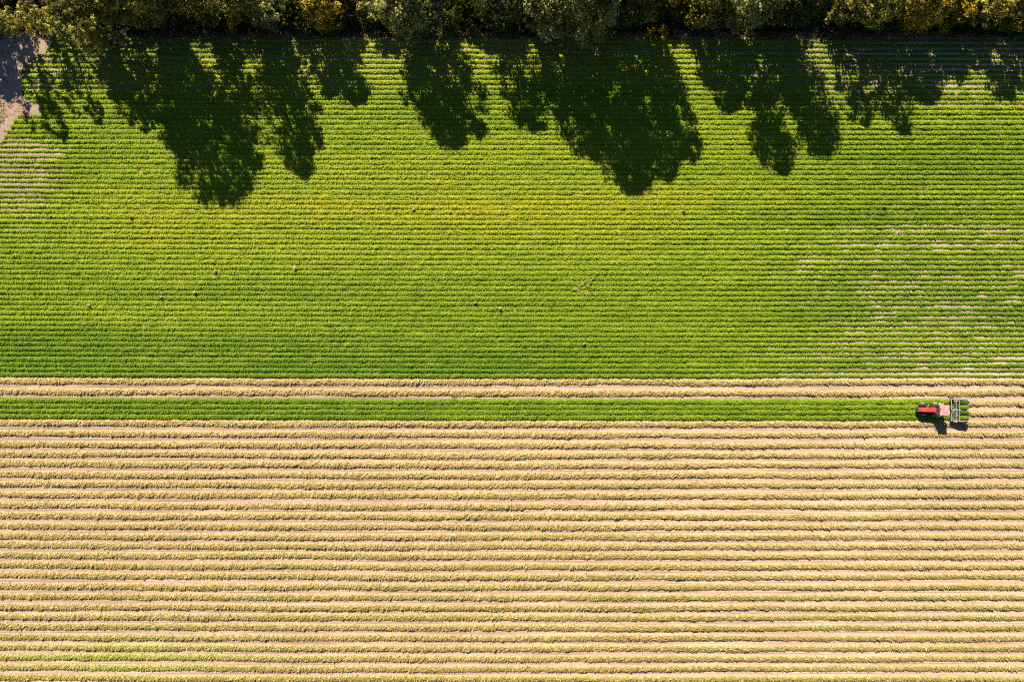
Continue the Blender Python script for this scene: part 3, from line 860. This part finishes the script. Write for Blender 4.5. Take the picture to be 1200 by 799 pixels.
TY = -9.93
tractor = empty("tractor", (60.9, TY, 0))            # faces -X
tag(tractor, "red tractor with faded pink cab roof driving left along the green strip", "tractor")
# local x: front weights at -2.05, rear axle at +0.85
bm = bmesh.new(); box(bm, -1.75, 0.35, -0.24, 0.24, 0.55, 1.0); box(bm, 0.2, 1.25, -0.30, 0.30, 0.55, 1.05)
bmesh_obj("chassis", bm, M_BLACK, tractor, 0.02)
hood_pr = [(-1.86, 1.0), (-1.90, 1.30), (-1.78, 1.50), (-1.3, 1.60), (-0.3, 1.68), (0.30, 1.70), (0.30, 1.0)]
bm = bmesh.new(); prism(bm, hood_pr, -0.36, 0.36)
for v in bm.verts:
    if v.co.z > 1.4: v.co.y *= 0.80
    if v.co.x < -1.7: v.co.y *= 0.86
hood = bmesh_obj("hood", bm, M_RED, tractor, 0.045)
bm = bmesh.new()
for s in (-1, 1): box(bm, -1.2, -0.3, s * 0.365 - 0.012, s * 0.365 + 0.012, 1.08, 1.34)
bmesh_obj("side_vent", bm, M_BLACK, hood, 0.004)
bm = bmesh.new(); box(bm, -1.925, -1.885, -0.24, 0.24, 1.04, 1.34)
gr = bmesh_obj("grille", bm, M_BLACK, tractor, 0.006)
for s in (-1, 1):
    bm = bmesh.new(); box(bm, -1.95, -1.925, s * 0.17 - 0.07, s * 0.17 + 0.07, 1.12, 1.25)
    bmesh_obj("headlight", bm, M_LAMP, tractor, 0.01)
bm = bmesh.new()
for i in range(8): box(bm, -2.12, -1.80, -0.36 + i * 0.092, -0.36 + i * 0.092 + 0.08, 0.62, 0.98)
bmesh_obj("front_weight", bm, M_BLACK, tractor, 0.012)
bm = bmesh.new(); bar(bm, (-1.05, -0.62, 0.55), (-1.05, 0.62, 0.55), 0.075)
bmesh_obj("front_axle", bm, M_DARKSTEEL, tractor)
bm = bmesh.new(); bar(bm, (0.85, -0.62, 0.78), (0.85, 0.62, 0.78), 0.11)
bmesh_obj("rear_axle", bm, M_DARKSTEEL, tractor)

def wheel(parent, x, y, R, w, name="wheel", lugs=20, rim_mat=None):
    root = bpy.data.objects.new(name, None); COL.objects.link(root); root.parent = parent
    root.location = (x, y, R)
    hw = w / 2
    bm = bmesh.new()
    lathe_y(bm, [(R * .58, -hw * .8), (R * .80, -hw), (R * .95, -hw * .92), (R * .975, -hw * .5), (R * .975, hw * .5), (R * .95, hw * .92), (R * .80, hw), (R * .58, hw * .8)], 36)
    for i in range(lugs):
        for s in (-1, 1):
            t = 2 * math.pi * (i + (0.5 if s > 0 else 0)) / lugs
            mat4 = Matrix.Rotation(-t, 4, 'Y') @ Matrix.Translation((R * .965, s * hw * .47, 0)) @ Matrix.Rotation(s * 0.7, 4, 'X')
            r = bmesh.ops.create_cube(bm, size=1.0)
            for v in r['verts']:
                v.co = mat4 @ Vector((v.co.x * R * .07, v.co.y * hw * 1.05, v.co.z * R * .075))
    bmesh_obj("tyre", bm, M_TYRE, root)
    bm = bmesh.new()
    lathe_y(bm, [(R * .10, -hw * .25), (R * .45, -hw * .25), (R * .56, -hw * .85), (R * .60, -hw * .85), (R * .60, hw * .85), (R * .56, hw * .85), (R * .45, hw * .25), (R * .10, hw * .25)], 28)
    lathe_y(bm, [(0.001, -hw * .5), (R * .14, -hw * .45), (R * .14, hw * .45), (0.001, hw * .5)], 14)
    bmesh_obj("rim", bm, rim_mat or M_RIM, root)
    return root
for s in (-1, 1):
    wheel(tractor, -1.05, s * 0.70, 0.55, 0.34, "front_wheel", 18, M_WHITE)
    wheel(tractor, 0.85, s * 0.72, 0.80, 0.44, "rear_wheel", 22, M_WHITE)
    # fenders
    bm = bmesh.new(); pr_o = []; pr_i = []
    for i in range(9):
        t = math.radians(12 + 92 * i / 8)
        pr_o.append((0.85 - 0.92 * math.cos(math.pi - t) , 0.80 + 0.92 * math.sin(t)))
        pr_i.append((0.85 - 0.87 * math.cos(math.pi - t), 0.80 + 0.87 * math.sin(t)))
    prism(bm, pr_o + pr_i[::-1], s * 0.72 - 0.27, s * 0.72 + 0.25)
    bmesh_obj("rear_fender", bm, M_ROOF, tractor)
    bm = bmesh.new(); pr_o = []; pr_i = []
    for i in range(7):
        t = math.radians(40 + 100 * i / 6)
        pr_o.append((-1.05 + 0.64 * math.cos(t), 0.55 + 0.64 * math.sin(t))); pr_i.append((-1.05 + 0.61 * math.cos(t), 0.55 + 0.61 * math.sin(t)))
    prism(bm, pr_o + pr_i[::-1], s * 0.70 - 0.15, s * 0.70 + 0.15)
    bmesh_obj("front_fender", bm, M_BLACK, tractor)
    bm = bmesh.new()
    for k_ in range(3): box(bm, 0.00, 0.26, s * 0.62 - 0.15, s * 0.62 + 0.15, 0.42 + k_ * 0.24, 0.45 + k_ * 0.24)
    bar(bm, (0.02, s * 0.76, 0.42), (0.02, s * 0.76, 1.0), 0.015); bar(bm, (0.24, s * 0.76, 0.42), (0.24, s * 0.76, 1.0), 0.015)
    bmesh_obj("step", bm, M_BLACK, tractor)
    bm = bmesh.new(); bar(bm, (0.34, s * 0.70, 2.2), (0.20, s * 1.0, 2.25), 0.014); box(bm, 0.17, 0.21, s * 1.0 - 0.08, s * 1.0 + 0.08, 1.98, 2.3)
    bmesh_obj("mirror", bm, M_BLACK, tractor)

# cab
cab = bpy.data.objects.new("cab", None); COL.objects.link(cab); cab.parent = tractor
bm = bmesh.new()
for s in (-1, 1):
    bar(bm, (0.32, s * 0.55, 1.05), (0.45, s * 0.66, 2.62), 0.035)
    bar(bm, (1.05, s * 0.66, 1.1), (1.08, s * 0.68, 2.62), 0.035)
    bar(bm, (1.48, s * 0.62, 1.15), (1.50, s * 0.66, 2.62), 0.035)
bar(bm, (0.32, -0.55, 1.05), (0.32, 0.55, 1.05), 0.035); bar(bm, (1.48, -0.62, 1.15), (1.48, 0.62, 1.15), 0.035)
bmesh_obj("cab_frame", bm, M_BLACK, cab)
def pane(name, c4):
    bm = bmesh.new(); vs4 = [bm.verts.new(c) for c in c4]; f_ = bm.faces.new(vs4)
    r = bmesh.ops.extrude_face_region(bm, geom=[f_]); nrm = (Vector(c4[1]) - Vector(c4[0])).cross(Vector(c4[2]) - Vector(c4[0])).normalized()
    for e in r['geom']:
        if isinstance(e, bmesh.types.BMVert): e.co += nrm * 0.012
    bmesh_obj(name, bm, M_GLASS, cab)
pane("windscreen", [(0.33, -0.52, 1.1), (0.33, 0.52, 1.1), (0.44, 0.62, 2.58), (0.44, -0.62, 2.58)])
pane("rear_window", [(1.48, -0.58, 1.2), (1.48, 0.58, 1.2), (1.50, 0.62, 2.58), (1.50, -0.62, 2.58)])
for s in (-1, 1):
    pane("side_window", [(0.36, s * 0.56, 1.1), (1.03, s * 0.66, 1.1), (1.06, s * 0.68, 2.58), (0.47, s * 0.66, 2.58)])
bm = bmesh.new(); box(bm, 0.34, 1.46, -0.52, 0.52, 0.96, 1.04)
bmesh_obj("cab_floor", bm, M_BLACK, cab)
bm = bmesh.new(); box(bm, 0.85, 1.3, -0.25, 0.25, 1.3, 1.42); box(bm, 1.22, 1.36, -0.25, 0.25, 1.42, 2.0)
bmesh_obj("seat", bm, M_BLACK, cab, 0.03)
bm = bmesh.new(); bar(bm, (0.48, 0, 1.05), (0.62, 0, 1.62), 0.03)
rw = [Vector((0.62 + 0.08 * math.cos(a) , 0.19 * math.sin(a), 1.62 + 0.17 * math.cos(a) * 0.5)) for a in np.linspace(0, 2 * math.pi, 17)]
for i in range(16): bar(bm, rw[i], rw[i + 1], 0.016, 6)
bmesh_obj("steering_wheel", bm, M_BLACK, cab)
bm = bmesh.new(); box(bm, 0.30, 1.62, -0.78, 0.78, 2.62, 2.78, (0.09, 0.06, 0.09, 0.09))
roof = bmesh_obj("cab_roof", bm, M_ROOF, cab, 0.035)
bm = bmesh.new(); box(bm, 0.75, 1.2, -0.28, 0.28, 2.785, 2.83)
bmesh_obj("roof_hatch", bm, M_ROOF, roof, 0.012)
bm = bmesh.new(); bar(bm, (1.05, 0.05, 2.83), (1.05, 0.05, 2.87), 0.09, 14)
bmesh_obj("antenna_dome", bm, M_WHITE, roof, 0.01)
bm = bmesh.new(); bar(bm, (1.35, -0.60, 2.78), (1.35, -0.60, 2.93), 0.05, 12)
bmesh_obj("beacon", bm, M_AMBER, roof)
for s in (-1, 1):
    bm = bmesh.new(); box(bm, 0.26, 0.31, s * 0.5 - 0.09, s * 0.5 + 0.09, 2.64, 2.74)
    bmesh_obj("work_light", bm, M_LAMP, roof, 0.01)
bm = bmesh.new(); bar(bm, (0.16, -0.40, 1.2), (0.16, -0.40, 2.55), 0.045, 12); bar(bm, (0.16, -0.40, 1.45), (0.16, -0.40, 1.95), 0.075, 12)
bmesh_obj("exhaust_pipe", bm, M_DARKSTEEL, tractor)
bm = bmesh.new()
for s in (-1, 1): bar(bm, (1.25, s * 0.3, 0.6), (2.35, s * 0.42, 0.55), 0.035)
bar(bm, (1.3, 0, 1.1), (2.5, 0, 1.05), 0.03)
bmesh_obj("hitch", bm, M_DARKSTEEL, tractor)

# ------------------------------------------------------------------ digging implement behind the tractor
dg = empty("digging_implement", (63.2, TY - 0.07, 0))
tag(dg, "pale grey four-row digging implement hitched behind the red tractor", "farm implement")
W2 = 1.58
bm = bmesh.new()
box(bm, 0.60, 0.70, -W2, W2, 0.80, 0.92)
bmesh_obj("toolbar", bm, M_GREY, dg, 0.012)
bm = bmesh.new(); box(bm, 1.22, 1.30, -W2 + .03, W2 - .03, 0.92, 1.02)
bmesh_obj("cross_bar", bm, M_GREY, dg, 0.01)
bm = bmesh.new(); box(bm, 1.63, 1.70, -W2 + .03, W2 - .03, 1.04, 1.15)
bmesh_obj("cross_bar", bm, M_GREY, dg, 0.01)
bm = bmesh.new(); box(bm, 0.55, 2.0, -0.06, 0.06, 0.93, 1.04)
bar(bm, (0.62, -.3, 0.92), (0.5, 0, 1.25), 0.04); bar(bm, (0.62, .3, 0.92), (0.5, 0, 1.25), 0.04); bar(bm, (0.5, 0, 1.25), (1.7, 0, 1.12), 0.03)
bmesh_obj("centre_beam", bm, M_GREY, dg)
for s in (-1, 1):
    bm = bmesh.new()
    prism(bm, [(0.45, 0.72), (0.62, 0.95), (1.5, 1.12), (2.65, 1.30), (2.86, 1.22), (2.86, 0.62), (2.45, 0.35), (1.4, 0.45), (0.6, 0.55)], s * W2 - 0.03, s * W2 + 0.03)
    bmesh_obj("side_plate", bm, M_GREY, dg, 0.008)
    bm = bmesh.new(); box(bm, 1.5, 2.84, s * W2 - 0.07, s * W2 + 0.07, 1.31, 1.37)
    for v in bm.verts:
        v.co.z += -0.19 + 0.17 * (v.co.x - 1.5) / 1.34
    bmesh_obj("side_rail", bm, M_GREY, dg, 0.01)
    wheel(dg, 1.05, s * (W2 + .14), 0.30, 0.16, "gauge_wheel", 10, M_GREY)
    bm = bmesh.new(); bar(bm, (1.05, s * (W2 + .02), 0.30), (0.66, s * W2, 0.8), 0.03)
    bmesh_obj("wheel_arm", bm, M_DARKSTEEL, dg)
# rattler chains: two sloping conveyors of cross rods, each with its windrow drum behind
for s in (-1, 1):
    bm = bmesh.new()
    yc = s * 0.77
    for i in range(16):
        f_ = i / 15.0
        xx = 0.85 + 1.85 * f_; zz = 0.22 + 0.85 * f_
        bar(bm, (xx, yc - .66, zz), (xx, yc + .66, zz), 0.016, 5)
    for e in (-.66, 0, .66): bar(bm, (0.85, yc + e, 0.22), (2.70, yc + e, 1.07), 0.022, 5)
    bmesh_obj("conveyor", bm, M_DARKSTEEL, dg)
    bm = bmesh.new(); bar(bm, (2.74, yc - .68, 1.05), (2.74, yc + .68, 1.05), 0.10, 14)
    bmesh_obj("drum", bm, M_DARKSTEEL, dg)
    for k_ in (-1, 1):
        bm = bmesh.new()
        y_ = yc + k_ * 0.375
        prism(bm, [(0.30, 0.02), (0.75, 0.08), (0.72, 0.80), (0.60, 0.80), (0.58, 0.14), (0.28, 0.05)], y_ - 0.02, y_ + 0.02)
        box(bm, 0.30, 0.70, y_ - 0.3, y_ + 0.3, 0.015, 0.04)
        bmesh_obj("blade", bm, M_DARKSTEEL, dg)
    bm = bmesh.new(); lathe_y(bm, [(0.01, -.02), (0.2, -.012), (0.21, 0), (0.2, .012), (0.01, .02)], 24, (2.98, s * 0.20 - .05, 0.98))
    bmesh_obj("trim_disc", bm, M_WHITE, dg)
    bm = bmesh.new(); lathe_y(bm, [(0.01, -.02), (0.17, -.012), (0.18, 0), (0.17, .012), (0.01, .02)], 24, (2.98, s * 1.38, 0.98))
    bmesh_obj("trim_disc", bm, M_WHITE, dg)
# plants riding up the conveyors: four bundles
bundle_names = ["uppermost", "second from the top", "third from the top", "lowest"]
for i, yo in enumerate((1.14, 0.39, -0.37, -1.13)):
    n = 900
    f_ = RNG.random(n)
    dark = i in (0, 2)
    xx = 1.75 + 1.12 * f_; zz = 0.22 + 0.85 * (xx - 0.85) / 1.85 + 0.05 + RNG.uniform(0, .17, n)
    v_ = RNG.uniform(-1, 1, n)
    P = np.stack([xx - 1.75, v_ * 0.25 * (1 - .35 * np.abs(f_ - .45)), zz + 0.10 * (1 - v_ ** 2)], 1)
    Nn = np.stack([RNG.normal(-.2, .45, n), v_ * .6 + RNG.normal(0, .4, n), np.ones(n)], 1)
    V, F = leaf_quads(P, Nn, RNG.uniform(.12, .26, n), RNG.uniform(.08, .15, n), RNG.uniform(0, 6.28, n))
    C = lerp3((0.05, 0.10, 0.012), (0.12, 0.16, 0.015), RNG.random(n)) if dark else lerp3((0.10, 0.20, 0.01), (0.20, 0.25, 0.015), RNG.random(n))
    o = link("plant_bundle", quads_mesh("plant_bundle", V, F, C), M_CROP, None, (64.95, TY - 0.07 + yo, 0))
    tag(o, f"{bundle_names[i]} bundle of {'dark' if dark else 'bright'} green lifted plants riding on the digging implement", "plant bundle", "lifted plants on the implement")
